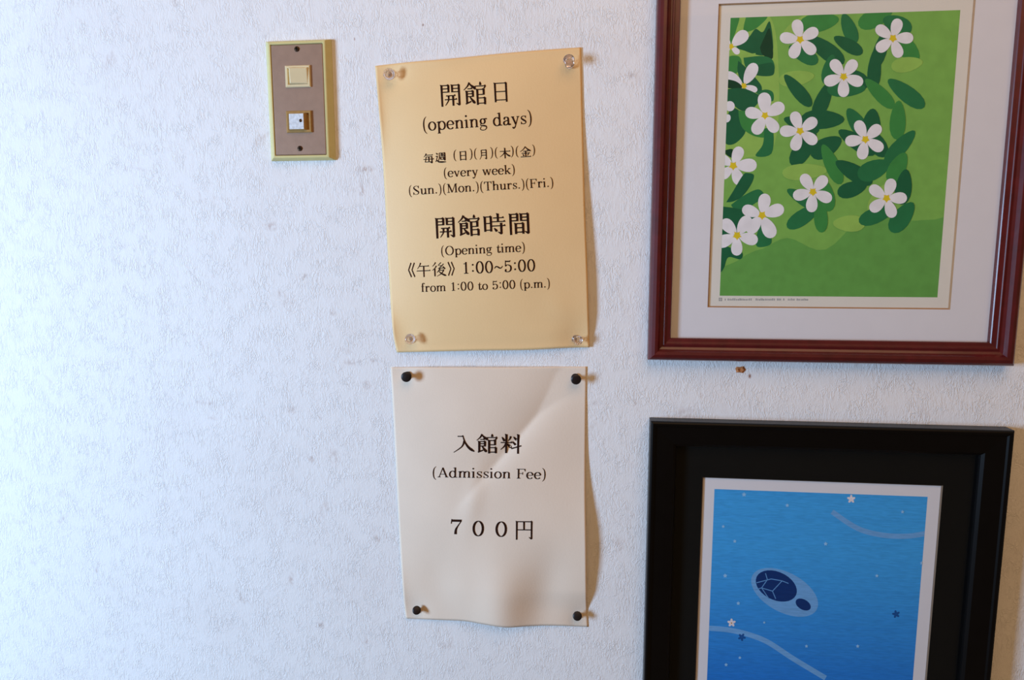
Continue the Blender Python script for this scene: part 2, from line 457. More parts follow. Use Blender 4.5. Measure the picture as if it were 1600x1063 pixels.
class Sheet:
    def __init__(s, name, top, right, bottom, left, height, label, material, nu=90, nv=120):
        # outline read off the photograph; the sheet's own distance from the wall is height(u, v)
        top, right, bottom, left = (catmull(e, 8) for e in (top, right, bottom, left))
        s.h = height
        s.c = (top[0], top[-1], bottom[-1], bottom[0])
        s.e = (top, right, bottom, left)
        V_, F_ = [], []
        for j in range(nv + 1):
            v = j / nv
            for i in range(nu + 1):
                u = i / nu
                a = s.patch(u, v)
                V_.append(W(a[0], a[1], height(u, v)))
        for j in range(nv):
            for i in range(nu):
                k = j*(nu+1) + i
                F_.append((k, k + nu + 1, k + nu + 2, k + 1))
        s.o = link_mesh(name, V_, F_, material, None, True)
        m = s.o.modifiers.new('thickness', 'SOLIDIFY'); m.thickness = 0.00018; m.offset = -1
        s.o['label'] = label; s.o['category'] = 'notice'
    def patch(s, u, v):
        top, right, bottom, left = s.e
        l, r = polyline_at(left, v), polyline_at(right, v)
        t, b = polyline_at(top, u), polyline_at(bottom, u)
        return [(1-v)*t[k] + v*b[k] + (1-u)*l[k] + u*r[k] - ((1-u)*(1-v)*top[0][k] + u*(1-v)*top[-1][k] + (1-u)*v*bottom[0][k] + u*v*bottom[-1][k]) for k in (0, 1)]
    def uv(s, px, py):
        A, B, C_, D = s.c
        u = v = .5
        for _ in range(4):
            x, y = s.patch(u, v); x -= px; y -= py
            if abs(x) + abs(y) < .05: break
            xu = (1-v)*(B[0]-A[0]) + v*(C_[0]-D[0]); xv = (1-u)*(D[0]-A[0]) + u*(C_[0]-B[0])
            yu = (1-v)*(B[1]-A[1]) + v*(C_[1]-D[1]); yv = (1-u)*(D[1]-A[1]) + u*(C_[1]-B[1])
            det = xu*yv - xv*yu
            u -= (x*yv - y*xv)/det; v -= (y*xu - x*yu)/det
            u, v = min(max(u, 0), 1), min(max(v, 0), 1)
        return u, v
    def height_px(s, px, py): return s.h(*s.uv(px, py))
    def ink(s, quads, name, material):
        """quads in photograph pixels, laid on the sheet's surface"""
        V_, F_ = [], []
        for q in quads:
            k = len(V_)
            for x, y in q: V_.append(W(x, y, s.height_px(x, y) + 0.00022))
            F_.append(tuple(range(k, k + len(q))))
        o = link_mesh(name, V_, F_, material, s.o)
        return o
    def latin(s, text, xa, ya, xb, yb, cap, material, wt=1.0):
        """text whose ink runs from xa to xb, baseline ya..yb at those ends, capitals cap pixels tall"""
        items = []; x = 0
        for ch in text:
            q, adv = lat(ch); items.append((x, q)); x += adv
        xs = [x_ + px for x_, q in items for f in q for px, py in f]
        lo, hi = min(xs), max(xs)
        k = (xb - xa) / (hi - lo); m = (yb - ya) / (xb - xa); ky = cap / CAP
        out = []
        for x_, q in items:
            for f in q:
                out.append([(xa + (x_ + px - lo)*k + py*ky*(-m)*-1*0 + py*ky*(m), ya + (x_ + px - lo)*k*m - py*ky) for px, py in f])
        s.ink(out, 'printed_line', material)
    def kanji(s, items, material, thick, thin):
        """items: (char, x0, x1, y0, y1, slope) ink boxes in pixels"""
        out = []
        for ch, xa, xb, ya, yb, m in items:
            q = kan(ch, thick, thin)
            xs = [x for f in q for x, y in f]; ys = [y for f in q for x, y in f]
            lx, hx, ly, hy = min(xs), max(xs), min(ys), max(ys)
            w = xb - xa; hgt = yb - ya - abs(m)*w
            for f in q:
                r = []
                for x, y in f:
                    a = (x - lx)/(hx - lx); b = (y - ly)/(hy - ly)
                    r.append((xa + a*w - (b-.5)*hgt*m, ya + (abs(m)*w if m < 0 else 0) + b*hgt + a*w*m))
                out.append(r)
        s.ink(out, 'printed_line', material)

M_ink = mat('black_ink', srgb(44, 22, 12), 0.8, spec=0.08, var=0.1)
M_paper1 = mat('buff_paper', srgb(241, 205, 150), 0.5, spec=0.25, bump=0.10, bscale=500, var=0.02, vscale=18)
M_paper2 = mat('cream_paper', srgb(236, 218, 197), 0.55, spec=0.25, bump=0.10, bscale=500, var=0.02, vscale=18)

def sstep(a, b, x):
    t = min(max((x - a)/(b - a), 0), 1); return t*t*(3 - 2*t)

def h1(u, v):
    arch = 4*u*(1-u)
    skew = u*(1-u)**1.7*4.2
    h = 0.0011 + (0.0078*arch + 0.0068*skew)*(0.35 + 0.65*math.sin(math.pi*min(max(v, .02), .98))**.7)
    h += 0.0052*sstep(.15, .80, v)*u**2.2 * (1 - .35*sstep(.93, 1, v))     # right edge stands off the wall lower down
    h += 0.0034*math.exp(-u/.022)*g(0, v, 0, .16, 1, .13)                 # left edge curls forward near the corners
    h += 0.0024*math.exp(-u/.022)*g(0, v, 0, .92, 1, .06)
    h += 0.0010*g(u, v, .30, .0, .12, .04) - 0.0008*g(u, v, .12, .05, .06, .04)
    h -= 0.0016*g(u, v, .07, .03, .06, .06) + 0.0010*g(u, v, .07, .96, .06, .05)
    h -= 0.0030*g(u, v, .95, .97, .09, .06)
    h += 0.0007*math.sin(9*v + 2*u)*arch*.5 + 0.0006*g(u, v, .85, .86, .07, .05, .4)
    return max(h, 0.0006)

def h2(u, v):
    arch = 4*u*(1-u)
    h = 0.0012 + 0.0016*(1 - u**3) + 0.0082*(4.0*u*(1-u)**1.3)*(0.4 + 0.6*math.sin(math.pi*min(max(v, 0), 1)))
    h += 0.0088*(u**2.4)*g(0, v, 0, .70, 1, .24)*(1 - sstep(.86, .95, v))                            # right edge bellies out low down
    # diagonal crease: a sharp valley from the upper right corner down to the left
    d = (u - .93) + (v - .03)*1.18
    along = sstep(-.06, .03, v)*(1 - sstep(.30, .62, v))
    h -= 0.0048*along*(math.exp(d/.13) if d < 0 else math.exp(-d/.08))
    h += 0.0014*g(u, v, .40, .52, .05, .13, .35) 
    # soft fold low on the right, ending in the wavy bottom edge
    h += 0.0082*g(u, v, .52, .95, .14, .18, .30) - 0.0028*g(u, v, .78, .86, .10, .15, .5)
    h += 0.0015*g(u, v, .32, .90, .10, .09) - .0012*g(u, v, .20, .84, .10, .12)
    h += 0.0014*math.exp(-u/.03)*g(0, v, 0, .88, 1, .10)
    h -= 0.0022*g(u, v, .97, .98, .08, .05) + 0.0020*g(u, v, .05, .96, .07, .05) + 0.0018*g(u, v, .06, .02, .08, .05)
    return max(h, 0.0006)

P1 = Sheet('opening_hours_notice',
    [(586, 103), (640, 97), (700, 92), (780, 84), (850, 78), (908, 74)],
    [(908, 74), (911, 200), (914, 320), (918, 430), (921, 543)],
    [(620, 551), (660, 550), (740, 548), (820, 547), (880, 544), (921, 543)],
    [(586, 103), (598, 250), (606, 400), (613, 510), (620, 551)], h1,
    'yellow-buff paper notice of opening days and time, held by four clear pins', M_paper1)
P2 = Sheet('admission_fee_notice',
    [(610, 574), (700, 574), (800, 574), (870, 573), (917, 573)],
    [(917, 573), (916, 640), (915, 760), (916, 860), (917, 935), (919, 980)],
    [(634, 967), (680, 969), (725, 971), (755, 976), (790, 981), (825, 979), (860, 978), (919, 980)],
    [(610, 574), (617, 700), (624, 840), (630, 930), (634, 967)], h2,
    'creased pale cream paper notice of the admission fee, held by four black pins', M_paper2)

T, t_ = 9.0, 4.4
P1.kanji([('開', 688, 719, 130.5, 167, -.05), ('館', 724.5, 760, 127, 165, -.05), ('日', 771.5, 792.5, 127.5, 160, -.05)], M_ink, T, t_)
P1.latin('(opening days)', 661.5, 204.5, 831, 193.0, 19.5, M_ink)
n3 = [('毎', 661.5, 678, 239, 256, -.06), ('週', 680, 696.5, 237.5, 255, -.06), ('日', 718, 728.5, 235.5, 251, -.05),
      ('月', 749, 760.5, 233, 249.5, -.05), ('木', 780.5, 797.5, 230.5, 248, -.05), ('金', 812.5, 829.5, 228, 246, -.06)]
P1.kanji(n3, M_ink, 11, 7)
for ch, xa, xb, yc in (('(', 708.7, 713, 243), (')', 733.8, 738.1, 241), ('(', 740.8, 745, 240.5), (')', 766, 770.3, 239),
                       ('(', 773.2, 777.5, 239), (')', 798.2, 802.5, 237), ('(', 805.9, 810.1, 237), (')', 831.7, 835.9, 235)):
    P1.latin(ch, xa, yc + 5.7, xb, yc + 5.6, 13.2, M_ink)
P1.latin('(every week)', 693.8, 277.0, 804.3, 271.5, 13.6, M_ink)
P1.latin('(Sun.)(Mon.)(Thurs.)(Fri.)', 639.3, 305.0, 864.5, 291.8, 13.8, M_ink)
P1.kanji([('開', 680, 710.5, 338.5, 373, -.045), ('館', 715.5, 750, 335, 370, -.045), ('時', 755, 790, 332.5, 367.5, -.045), ('間', 795, 827, 331.5, 367.5, -.045)], M_ink, 10.5, 5.2)
P1.latin('(Opening time)', 689.6, 399.2, 820, 393.2, 13.8, M_ink)
P1.kanji([('《', 637.5, 648.5, 410, 434, -.04), ('午', 651, 672.5, 410, 433.5, -.04), ('後', 675, 697, 409, 432.5, -.04), ('》', 699.5, 710.3, 408.5, 431.5, -.04)], M_ink, 9.5, 6)
P1.latin('1:00~5:00', 724.6, 428.0, 836.3, 423.6, 18.2, M_ink)
P1.latin('from 1:00 to 5:00 (p.m.)', 658.3, 456.4, 859, 449.2, 13.2, M_ink)
P2.kanji([('入', 708.5, 741.7, 680, 708, .01), ('館', 744.4, 777.5, 678, 709, .01), ('料', 782, 815, 678, 709.5, .02)], M_ink, 10.5, 5.4)
P2.latin('(Admission Fee)', 676, 746, 852.3, 748.8, 15.2, M_ink)
for ch, xa, xb, ya, cap in (('7', 704, 721.3, 835, 23), ('0', 738, 756, 837.5, 22.8), ('0', 773.8, 792, 838.5, 22.8)):
    P2.latin(ch, xa, ya, xb, ya + .3, cap, M_ink)
P2.kanji([('円', 805.3, 832, 813.5, 844, .01)], M_ink, 9, 5)

# ------------------------------------------------------------------ push pins
def lathe(profile, n=28):
    V_, F_ = [], []
    m = len(profile)
    for k in range(n):
        a = 2*math.pi*k/n
        for r, z in profile: V_.append((r*math.cos(a), r*math.sin(a), z))
    for k in range(n):
        for j in range(m - 1):
            a, b = k*m + j, ((k+1) % n)*m + j
            F_.append((a, b, b + 1, a + 1))
    return V_, F_

M_clear = bpy.data.materials.new('clear_plastic'); M_clear.use_nodes = True
b_ = M_clear.node_tree.nodes['Principled BSDF']
b_.inputs['Transmission Weight'].default_value = 0.96; b_.inputs['IOR'].default_value = 1.45
b_.inputs['Roughness'].default_value = 0.14; b_.inputs['Base Color'].default_value = (0.98, 0.90, 0.91, 1)
M_black_pin = mat('black_plastic', srgb(34, 27, 26), 0.42, spec=0.35, var=0.1)
M_steel = mat('steel', (0.6, 0.6, 0.6, 1), 0.3, 1.0)

HEAD = [(0.0, .0008), (.0034, .0008), (.0042, .0013), (.0042, .0021), (.0030, .0029), (.0024, .0042), (.0025, .0062),
        (.0036, .0080), (.0050, .0090), (.0053, .0097), (.0050, .0105), (.0036, .0109), (.0, .0111)]
def pin_meshes(mt):
    v, f = lathe([(r + (1e-6 if r == 0 else 0), z) for r, z in HEAD])
    hm = bpy.data.meshes.new('head'); hm.from_pydata(v, [], f); hm.update()
    for p in hm.polygons: p.use_smooth = True
    hm.materials.append(mt)
    v, f = lathe([(.0001, -.006), (.00055, -.004), (.00055, .0012), (.0001, .0013)], 10)
    nm = bpy.data.meshes.new('needle'); nm.from_pydata(v, [], f); nm.update()
    nm.materials.append(M_steel)
    return hm, nm
clear_m, black_m = pin_meshes(M_clear), pin_meshes(M_black_pin)

def pin(px, py, sheet, meshes, label, tx=0, tz=0, scale=1.0, group=None):
    """px, py: pixel of the middle of the head; tx / tz lean the head sideways / upwards (degrees)"""
    out = Euler((math.radians(90 - tz), 0, math.radians(tx)), 'XYZ')
    axis = out.to_matrix() @ Vector((0, 0, 1))
    hgt = sheet.height_px(px, py)
    top = W(px, py, hgt + .0085*scale)
    t = ((-top.y) - hgt) / (-axis.y)
    base = top - axis * t
    o = empty('push_pin', base, label, 'pin', group, out)
    o.scale = (scale,)*3
    bpy.context.view_layer.update()
    for nm, me in zip(('head', 'needle'), meshes):
        c_ = bpy.data.objects.new(nm, me); C.objects.link(c_); c_.parent = o
    return o
gc, gb = 'clear push pins in the yellow notice', 'black push pins in the fee notice'
pin(608, 116, P1, clear_m, 'clear plastic push pin in the upper left corner of the yellow notice', 12, -8, 1.06, gc)
pin(889, 94, P1, clear_m, 'clear plastic push pin in the upper right corner of the yellow notice', -4, 16, 1.02, gc)
pin(641, 530, P1, clear_m, 'clear plastic push pin in the lower left corner of the yellow notice', 10, 6, 1.02, gc)
pin(903, 532, P1, clear_m, 'clear plastic push pin in the lower right corner of the yellow notice', 22, -5, .92, gc)
pin(635, 589, P2, black_m, 'black push pin in the upper left corner of the fee notice', 6, 0, 1.0, gb)
pin(900, 593, P2, black_m, 'black push pin in the upper right corner of the fee notice', 8, -5, .97, gb)
pin(651, 954, P2, black_m, 'black push pin leaning up in the lower left corner of the fee notice', 14, 26, .86, gb)
pin(902, 963, P2, black_m, 'black push pin in the lower right corner of the fee notice', 4, 20, .90, gb)

# ------------------------------------------------------------------ framed pictures
def sweep_rail(A, B, inA, inB, profile, name, material, parent):
    """one mitred rail from corner A to corner B (wall x, z); inA / inB: inward diagonal unit steps at the corners"""
    V_, F_ = [], []
    m = len(profile)
    for P_, I in ((A, inA), (B, inB)):
        for d, h in profile: V_.append((P_[0] + I[0]*d, -h, P_[1] + I[1]*d))
    for j in range(m - 1): F_.append((j, j+1, m + j+1, m + j))
    F_.append(tuple(range(m - 1, -1, -1))); F_.append(tuple(range(m, 2*m)))
    F_.append((m - 1, 0, m, 2*m - 1))
    o = link_mesh(name, V_, F_, material, parent)
    return o

def frame_rails(l, r, b, t, profile, material, parent, name='frame_rail'):
    rails = (((l, t), (l, b), (1, -1), (1, 1)), ((l, b), (r, b), (1, 1), (-1, 1)),
             ((r, b), (r, t), (-1, 1), (-1, -1)), ((r, t), (l, t), (-1, -1), (1, -1)))
    for A, B, ia, ib in rails:
        sweep_rail(A, B, ia, ib, profile, name, material, parent)

def plate(l, r, b, t, y0, y1, name, material, parent):
    mb = MB()
    mb.add([(l, -y0, b), (r, -y0, b), (r, -y0, t), (l, -y0, t), (l, -y1, b), (r, -y1, b), (r, -y1, t), (l, -y1, t)],
           [(4, 5, 6, 7), (0, 3, 2, 1), (0, 1, 5, 4), (1, 2, 6, 5), (2, 3, 7, 6), (3, 0, 4, 7)])
    return mb.build(name, material, parent)

def mat_board(l, r, b, t, ol, or_, ob, ot, y0, y1, bev, name, material, material_bevel, parent):
    """window mount: flat board with a bevelled opening"""
    def loop(l, r, b, t, y): return [(l, -y, b), (r, -y, b), (r, -y, t), (l, -y, t)]
    V_ = loop(l, r, b, t, y1) + loop(ol - bev, or_ + bev, ob - bev, ot + bev, y1)
    F_ = [(k, (k+1) % 4, 4 + (k+1) % 4, 4 + k) for k in range(4)]
    o = link_mesh(name, V_, F_, material, parent)
    V2 = loop(ol - bev, or_ + bev, ob - bev, ot + bev, y1) + loop(ol, or_, ob, ot, y0)
    o2 = link_mesh('bevelled_edge', V2, F_, material_bevel, o)
    return o

def print_material(name, rough=.45, weave=0.0):
    m = bpy.data.materials.new(name); m.use_nodes = True
    nt = m.node_tree; bs = nt.nodes['Principled BSDF']
    bs.inputs['Roughness'].default_value = rough; bs.inputs['Specular IOR Level'].default_value = .2
    a = nt.nodes.new('ShaderNodeAttribute'); a.attribute_name = 'ink'
    tc = nt.nodes.new('ShaderNodeTexCoord')
    mp = nt.nodes.new('ShaderNodeMapping'); mp.inputs['Scale'].default_value = (1, 1, 9) if weave else (1, 1, 1)
    n = nt.nodes.new('ShaderNodeTexNoise'); n.inputs['Scale'].default_value = 110; n.inputs['Detail'].default_value = 4
    nt.links.new(tc.outputs['Object'], mp.inputs[0]); nt.links.new(mp.outputs[0], n.inputs['Vector'])
    r = nt.nodes.new('ShaderNodeMapRange'); r.inputs[1].default_value = .3; r.inputs[2].default_value = .7
    r.inputs[3].default_value = 1 - .06 - weave; r.inputs[4].default_value = 1 + .06 + weave
    nt.links.new(n.outputs['Fac'], r.inputs[0])
    s = nt.nodes.new('ShaderNodeVectorMath'); s.operation = 'SCALE'
    nt.links.new(a.outputs['Color'], s.inputs[0]); nt.links.new(r.outputs[0], s.inputs['Scale'])
    nt.links.new(s.outputs[0], bs.inputs['Base Color'])
    return m

def clip_poly(poly, l, r, b, t):
    def cut(ps, inside, inter):
        out = []
        for i in range(len(ps)):
            A, B = ps[i-1], ps[i]
            ia, ib = inside(A), inside(B)
            if ib:
                if not ia: out.append(inter(A, B))
                out.append(B)
            elif ia: out.append(inter(A, B))
        return out
    def ix(x): return lambda A, B: (x, A[1] + (B[1]-A[1])*(x-A[0])/(B[0]-A[0]))
    def iz(z): return lambda A, B: (A[0] + (B[0]-A[0])*(z-A[1])/(B[1]-A[1]), z)
    for ins, it in ((lambda p: p[0] >= l, ix(l)), (lambda p: p[0] <= r, ix(r)), (lambda p: p[1] >= b, iz(b)), (lambda p: p[1] <= t, iz(t))):
        if poly: poly = cut(poly, ins, it)
    return poly

class Art:
    """a flat printed picture: coloured shapes on one sheet, later shapes over earlier ones"""
    def __init__(s, l, r, b, t, depth): s.b = (l, r, b, t); s.d = depth; s.v = []; s.f = []; s.c = []; s.n = 0
    def shape(s, pts, col, clip=True):
        tris = tessellate_polygon([[Vector((x, z, 0)) for x, z in pts]])
        y = -(s.d + .0000025*s.n); s.n += 1
        for tr in tris:
            p = [pts[i] for i in tr]
            if clip: p = clip_poly(p, *s.b)
            if len(p) < 3: continue
            ar = sum(p[i-1][0]*p[i][1] - p[i][0]*p[i-1][1] for i in range(len(p)))
            if abs(ar) < 1e-12: continue
            if ar < 0: p = p[::-1]
            k = len(s.v); s.v += [(x, y, z) for x, z in p]; s.f.append(tuple(range(k, k + len(p)))); s.c.append(col)
    def px(s, pts, col, smooth=True, clip=True):
        if smooth:
            pts = catmull(list(pts) + [pts[0]], 5)[:-1]
        s.shape([(W(x, y, s.d).x, W(x, y, s.d).z) for x, y in pts], col, clip)
    def ell(s, cx, cy, rx, ry, ang, col, n=20, egg=0.0):
        a = math.radians(ang); pts = []
        for i in range(n):
            th = 2*math.pi*i/n
            x = rx*math.cos(th); y = ry*math.sin(th)*(1 + egg*math.cos(th))
            pts.append((cx + x*math.cos(a) - y*math.sin(a), cy + x*math.sin(a) + y*math.cos(a)))
        s.px(pts, col, False)
    def build(s, name, material, parent):
        o = link_mesh(name, s.v, s.f, material, parent)
        at = o.data.attributes.new('ink', 'FLOAT_COLOR', 'FACE')
        for i, c_ in enumerate(s.c): at.data[i].color = c_
        return o

M_glass = bpy.data.materials.new('picture_glass'); M_glass.use_nodes = True
nt = M_glass.node_tree; nt.nodes.clear()
o_ = nt.nodes.new('ShaderNodeOutputMaterial'); tr = nt.nodes.new('ShaderNodeBsdfTransparent'); gl = nt.nodes.new('ShaderNodeBsdfGlossy')
gl.inputs['Roughness'].default_value = 0.02
ge = nt.nodes.new('ShaderNodeNewGeometry')
dt = nt.nodes.new('ShaderNodeVectorMath'); dt.operation = 'DOT_PRODUCT'
nt.links.new(ge.outputs['Normal'], dt.inputs[0]); nt.links.new(ge.outputs['Incoming'], dt.inputs[1])
def gm(op, a, b=None):
    n = nt.nodes.new('ShaderNodeMath'); n.operation = op
    for i, v in enumerate((a, b)):
        if v is None: continue
        if isinstance(v, (int, float)): n.inputs[i].default_value = v
        else: nt.links.new(v, n.inputs[i])
    return n.outputs[0]
# Schlick reflectance of a thin pane
refl = gm('ADD', gm('MULTIPLY', gm('POWER', gm('SUBTRACT', 1.0, gm('ABSOLUTE', dt.outputs['Value'])), 5.0), 0.8), 0.008)
mx = nt.nodes.new('ShaderNodeMixShader')
tr.inputs[0].default_value = (0.985, 0.99, 0.985, 1)
nt.links.new(refl, mx.inputs[0]); nt.links.new(tr.outputs[0], mx.inputs[1]); nt.links.new(gl.outputs[0], mx.inputs[2])
nt.links.new(mx.outputs[0], o_.inputs[0])

M_mahog = mat('red_mahogany_lacquer', srgb(84, 13, 20), 0.34, spec=0.6, var=0.22, vscale=90, Coat_Weight=.3, Coat_Roughness=.15)
M_mount = mat('white_mount', srgb(226, 222, 226), 0.7, spec=.2, var=.01)
M_mount_edge = mat('mount_core', srgb(176, 138, 104), 0.8, spec=.1)
M_sheet = mat('print_paper', srgb(228, 222, 212), 0.6, spec=.2, var=.01)
M_blackwood = mat('black_lacquer', srgb(8, 7, 7), 0.35, spec=0.18, var=0.15)
M_blackmount = mat('black_mount', srgb(17, 17, 16), 0.8, spec=.08, var=.06)
M_print = print_material('screen_print')
M_print_b = print_material('blue_screen_print', .45, .05)

# --- upper picture: mahogany frame, white mount, blossom print
FD = .017                                                       # front of the moulding
bl = W(1012, 562.5, .012); tl_ = W(1027, 0, .012)
L1 = (bl.x + tl_.x)/2; B1 = bl.z
lean1 = math.atan2(bl.x - tl_.x, tl_.z - bl.z)
fr1 = empty('framed_picture', (L1, 0, B1), 'red-brown wooden picture frame with white mount around a print of white blossoms on green leaves', 'picture')
prof1 = [(0, .001), (0, .0115), (.0010, .0138), (.0030, .0158), (.0060, .0168), (.0088, .0162), (.0098, .0145), (.0108, .0128), (.0130, .0119), (.0142, .0120),
         (.0150, .0124), (.0160, .0124), (.0166, .0116), (.0182, .0112), (.0208, .0108), (.0215, .0100), (.0215, .004)]
RW = .0215
wid1, hgt1 = .340, None
T1 = W(1100, -78, .012).z
R1 = L1 + .335
frame_rails(L1, R1, B1, T1, prof1, M_mahog, fr1)
plate(L1 + .004, R1 - .004, B1 + .004, T1 - .004, .001, .0028, 'backing_board', mat('backing', srgb(120, 90, 60), .9), fr1)
MD = .0052
ol, ob = W(1107.5, 478.5, MD).x, W(1108, 478.5, MD).z
ot = W(1124, 8, MD).z; or1 = 2*((L1 + R1)/2) - ol
mat_board(L1 + .018, R1 - .018, B1 + .018, T1 - .018, ol, or1, ob, ot, .0036, MD, .0012, 'mount', M_mount, M_mount_edge, fr1)
sh1 = plate(ol - .004, or1 + .004, ob - .004, ot + .004, .003, .0035, 'print_sheet', M_sheet, fr1)
gls = plate(L1 + .0185, R1 - .0185, B1 + .0185, T1 - .0185, .0060, .0072, 'glass', M_glass, fr1)
AD = .00352
al, ab = W(1125, 462, AD).x, W(1126, 462.3, AD).z
at_ = W(1141, 28, AD).z
al = (al + W(1141, 28, AD).x)/2
ar = (L1 + R1) - al
art = Art(al, ar, ab, at_, AD)
G0, GL, GM, G2, G3, GD = srgb(104, 164, 80), srgb(150, 192, 92), srgb(62, 140, 70), srgb(40, 118, 72), srgb(28, 98, 64), srgb(14, 66, 44)
WH, YE = srgb(238, 234, 238), srgb(226, 200, 46)
art.shape([(al, ab), (ar, ab), (ar, at_), (al, at_)], G0)
def z5(pts): return [(1000 + x/4.43, y/4.43) for x, y in pts]
def z6(pts): return [(1000 + x/4.43, 240 + y/4.43) for x, y in pts]
def petal(cx, cy, px_, py_, w=.62):
    """petal from centre (cx, cy) to its middle (px_, py_)"""
    dx, dy = px_ - cx, py_ - cy; l = math.hypot(dx, dy)
    art.ell(px_ + dx*.02, py_ + dy*.02, l*.86, l*w*.86, math.degrees(math.atan2(dy, dx)), WH, 20, .28)
def flower(cx, cy, pets, w=.62, r=3.2, conv=z5):
    (c0,) = conv([(cx, cy)])
    for p_ in conv(pets): petal(c0[0], c0[1], p_[0], p_[1], w)
    star = []
    for k in range(10):
        a = 2*math.pi*k/10 + .3; rr = r*1.9 if k % 2 == 0 else r*1.0
        star.append((c0[0] + rr*math.cos(a), c0[1] + rr*math.sin(a)))
    art.px(star, YE, False); art.ell(c0[0], c0[1], r*1.25, r*1.25, 0, YE, 14)
art.px([(1110, 10), (1500, 10), (1500, 300), (1430, 345), (1360, 330), (1290, 390), (1230, 372), (1180, 392), (1110, 385)], srgb(128, 180, 86))
art.px(z5([(600, 110), (890, 100), (960, 500), (930, 1000), (740, 1090), (590, 1063)]), GL)
art.px(z5([(600, 100), (685, 110), (668, 200), (635, 290), (600, 350)]), GM)
art.px(z5([(735, 110), (880, 110), (825, 180), (765, 215), (716, 212)]), GM)
art.px(z5([(720, 350), (668, 330), (700, 290), (755, 255), (800, 200), (850, 222), (900, 150), (920, 360), (850, 385), (780, 372)]), G3)
art.px(z5([(830, 330), (860, 260), (900, 200), (920, 400), (850, 380)]), GD)
flower(630, 322, [(690, 268), (660, 348), (588, 350), (590, 280)], .60, 3.0)
art.px(z5([(600, 400), (640, 385), (690, 395), (704, 450), (670, 505), (600, 520)]), GM)
art.px(z5([(690, 385), (800, 368), (800, 378), (700, 396)]), GL, False)
art.px(z5([(716, 400), (850, 388), (920, 420), (920, 500), (780, 498), (730, 462)]), G2)
art.px(z5([(735, 470), (860, 440), (920, 440), (920, 520), (800, 520)]), G3)
art.px(z5([(680, 420), (735, 470), (800, 540), (842, 600), (830, 648), (760, 615), (700, 560), (675, 490)]), G3)
flower(718, 595, [(650, 548), (762, 512), (768, 612), (690, 650)], .5, 3.2)
art.px(z5([(600, 548), (660, 562), (700, 590), (696, 612), (600, 606)]), GD)
art.px(z5([(600, 618), (700, 610), (790, 640), (835, 680), (775, 755), (700, 765), (640, 720), (600, 690)]), G3)
art.px(z5([(800, 640), (870, 620), (920, 640), (920, 700), (860, 680)]), G2)
art.px(z5([(630, 740), (690, 770), (720, 860), (725, 925), (655, 995), (590, 990), (580, 880)]), G3)
art.px(z5([(680, 765), (760, 780), (840, 860), (880, 945), (800, 945), (720, 900), (690, 840)]), GM)
art.ell(1140.5, 166, 7.5, 8.0, 0, WH); art.ell(1136.5, 185, 5.0, 6.5, 20, WH)
art.px(z5([(860, 890), (920, 900), (910, 1063), (800, 1080), (850, 1000)]), G2)
flower(865, 800, [(862, 715), (792, 785), (825, 868), (910, 860), (935, 760)], .62, 3.6)
# lower half
art.px(z6([(580, -20), (640, -30), (640, 28), (600, 10)]), GD)
flower(645, 85, [(672, 15), (732, 82), (672, 155), (598, 130), (592, 50)], .60, 4.0, z6)
art.px(z6([(596, 338), (640, 268), (712, 150), (745, 135), (788, 150), (770, 212), (712, 292), (650, 330)]), G3)
art.px(z6([(630, 355), (720, 290), (820, 248), (862, 300), (800, 342), (725, 388), (650, 378)]), G2)
art.px(z6([(560, 366), (700, 388), (800, 452), (780, 495), (690, 560), (560, 560)]), G3)
art.px(z6([(560, 620), (620, 650), (706, 685), (695, 732), (612, 718), (582, 790), (555, 815), (540, 700)]), G3)
art.px(z6([(830, 480), (880, 500), (910, 620), (820, 648), (802, 600)]), G2)
flower(845, 428, [(858, 348), (772, 402), (792, 492), (885, 510), (925, 400)], .60, 4.0, z6)
flower(672, 568, [(618, 510), (718, 498), (748, 588), (670, 642), (596, 600)], .60, 4.0, z6)
# the rest of the print, beyond the photograph's right edge, in the same manner
rr = random.Random(5)
for k in range(45):
    x = 1248 + (k % 5)*40 + rr.uniform(-9, 12); y = 36 + (k // 5)*38 + rr.uniform(-12, 12)
    a = rr.uniform(0, 180)
    art.ell(x, y, rr.uniform(24, 36), rr.uniform(10, 15), a, rr.choice([GM, G2, G3, G3, GL]), 18, .2)
for x, y in ((1250, 62), (1318, 120), (1395, 60), (1250, 205), (1352, 218), (1270, 300), (1385, 310)):
    a0 = rr.uniform(0, 72)
    flower(x, y, [(x + 17*math.cos(math.radians(a0 + 72*k)), y + 17*math.sin(math.radians(a0 + 72*k))) for k in range(5)], .60, 3.8, lambda p: p)
ar1 = art.build('printed_picture', M_print, fr1)
M_cap = mat('grey_caption_ink', srgb(160, 162, 164), .6, spec=.1)

mb = MB()
def capq(xa, ya, xb, yb):
    mb.add([W(xa, yb, .00356), W(xb, yb, .00356), W(xb, ya, .00356), W(xa, ya, .00356)], [(0, 1, 2, 3)])
for q in ((1123.3, 465.6, 1128.2, 466.6), (1123.3, 469.4, 1128.2, 470.4), (1123.3, 465.6, 1124.3, 470.4), (1127.2, 465.6, 1128.2, 470.4), (1125, 467.3, 1126.4, 468.7)): capq(*q)
x = 1132.5; rq = random.Random(3)
while x < 1262:                                              # print far too small to read in the photograph
    w = rq.uniform(1.1, 2.0)
    if rq.random() > .2: capq(x, 467 + rq.uniform(-.7, .5), x + w, 469.8)
    x += w + rq.uniform(.5, 1.2)
mb.build('caption', M_cap, fr1)

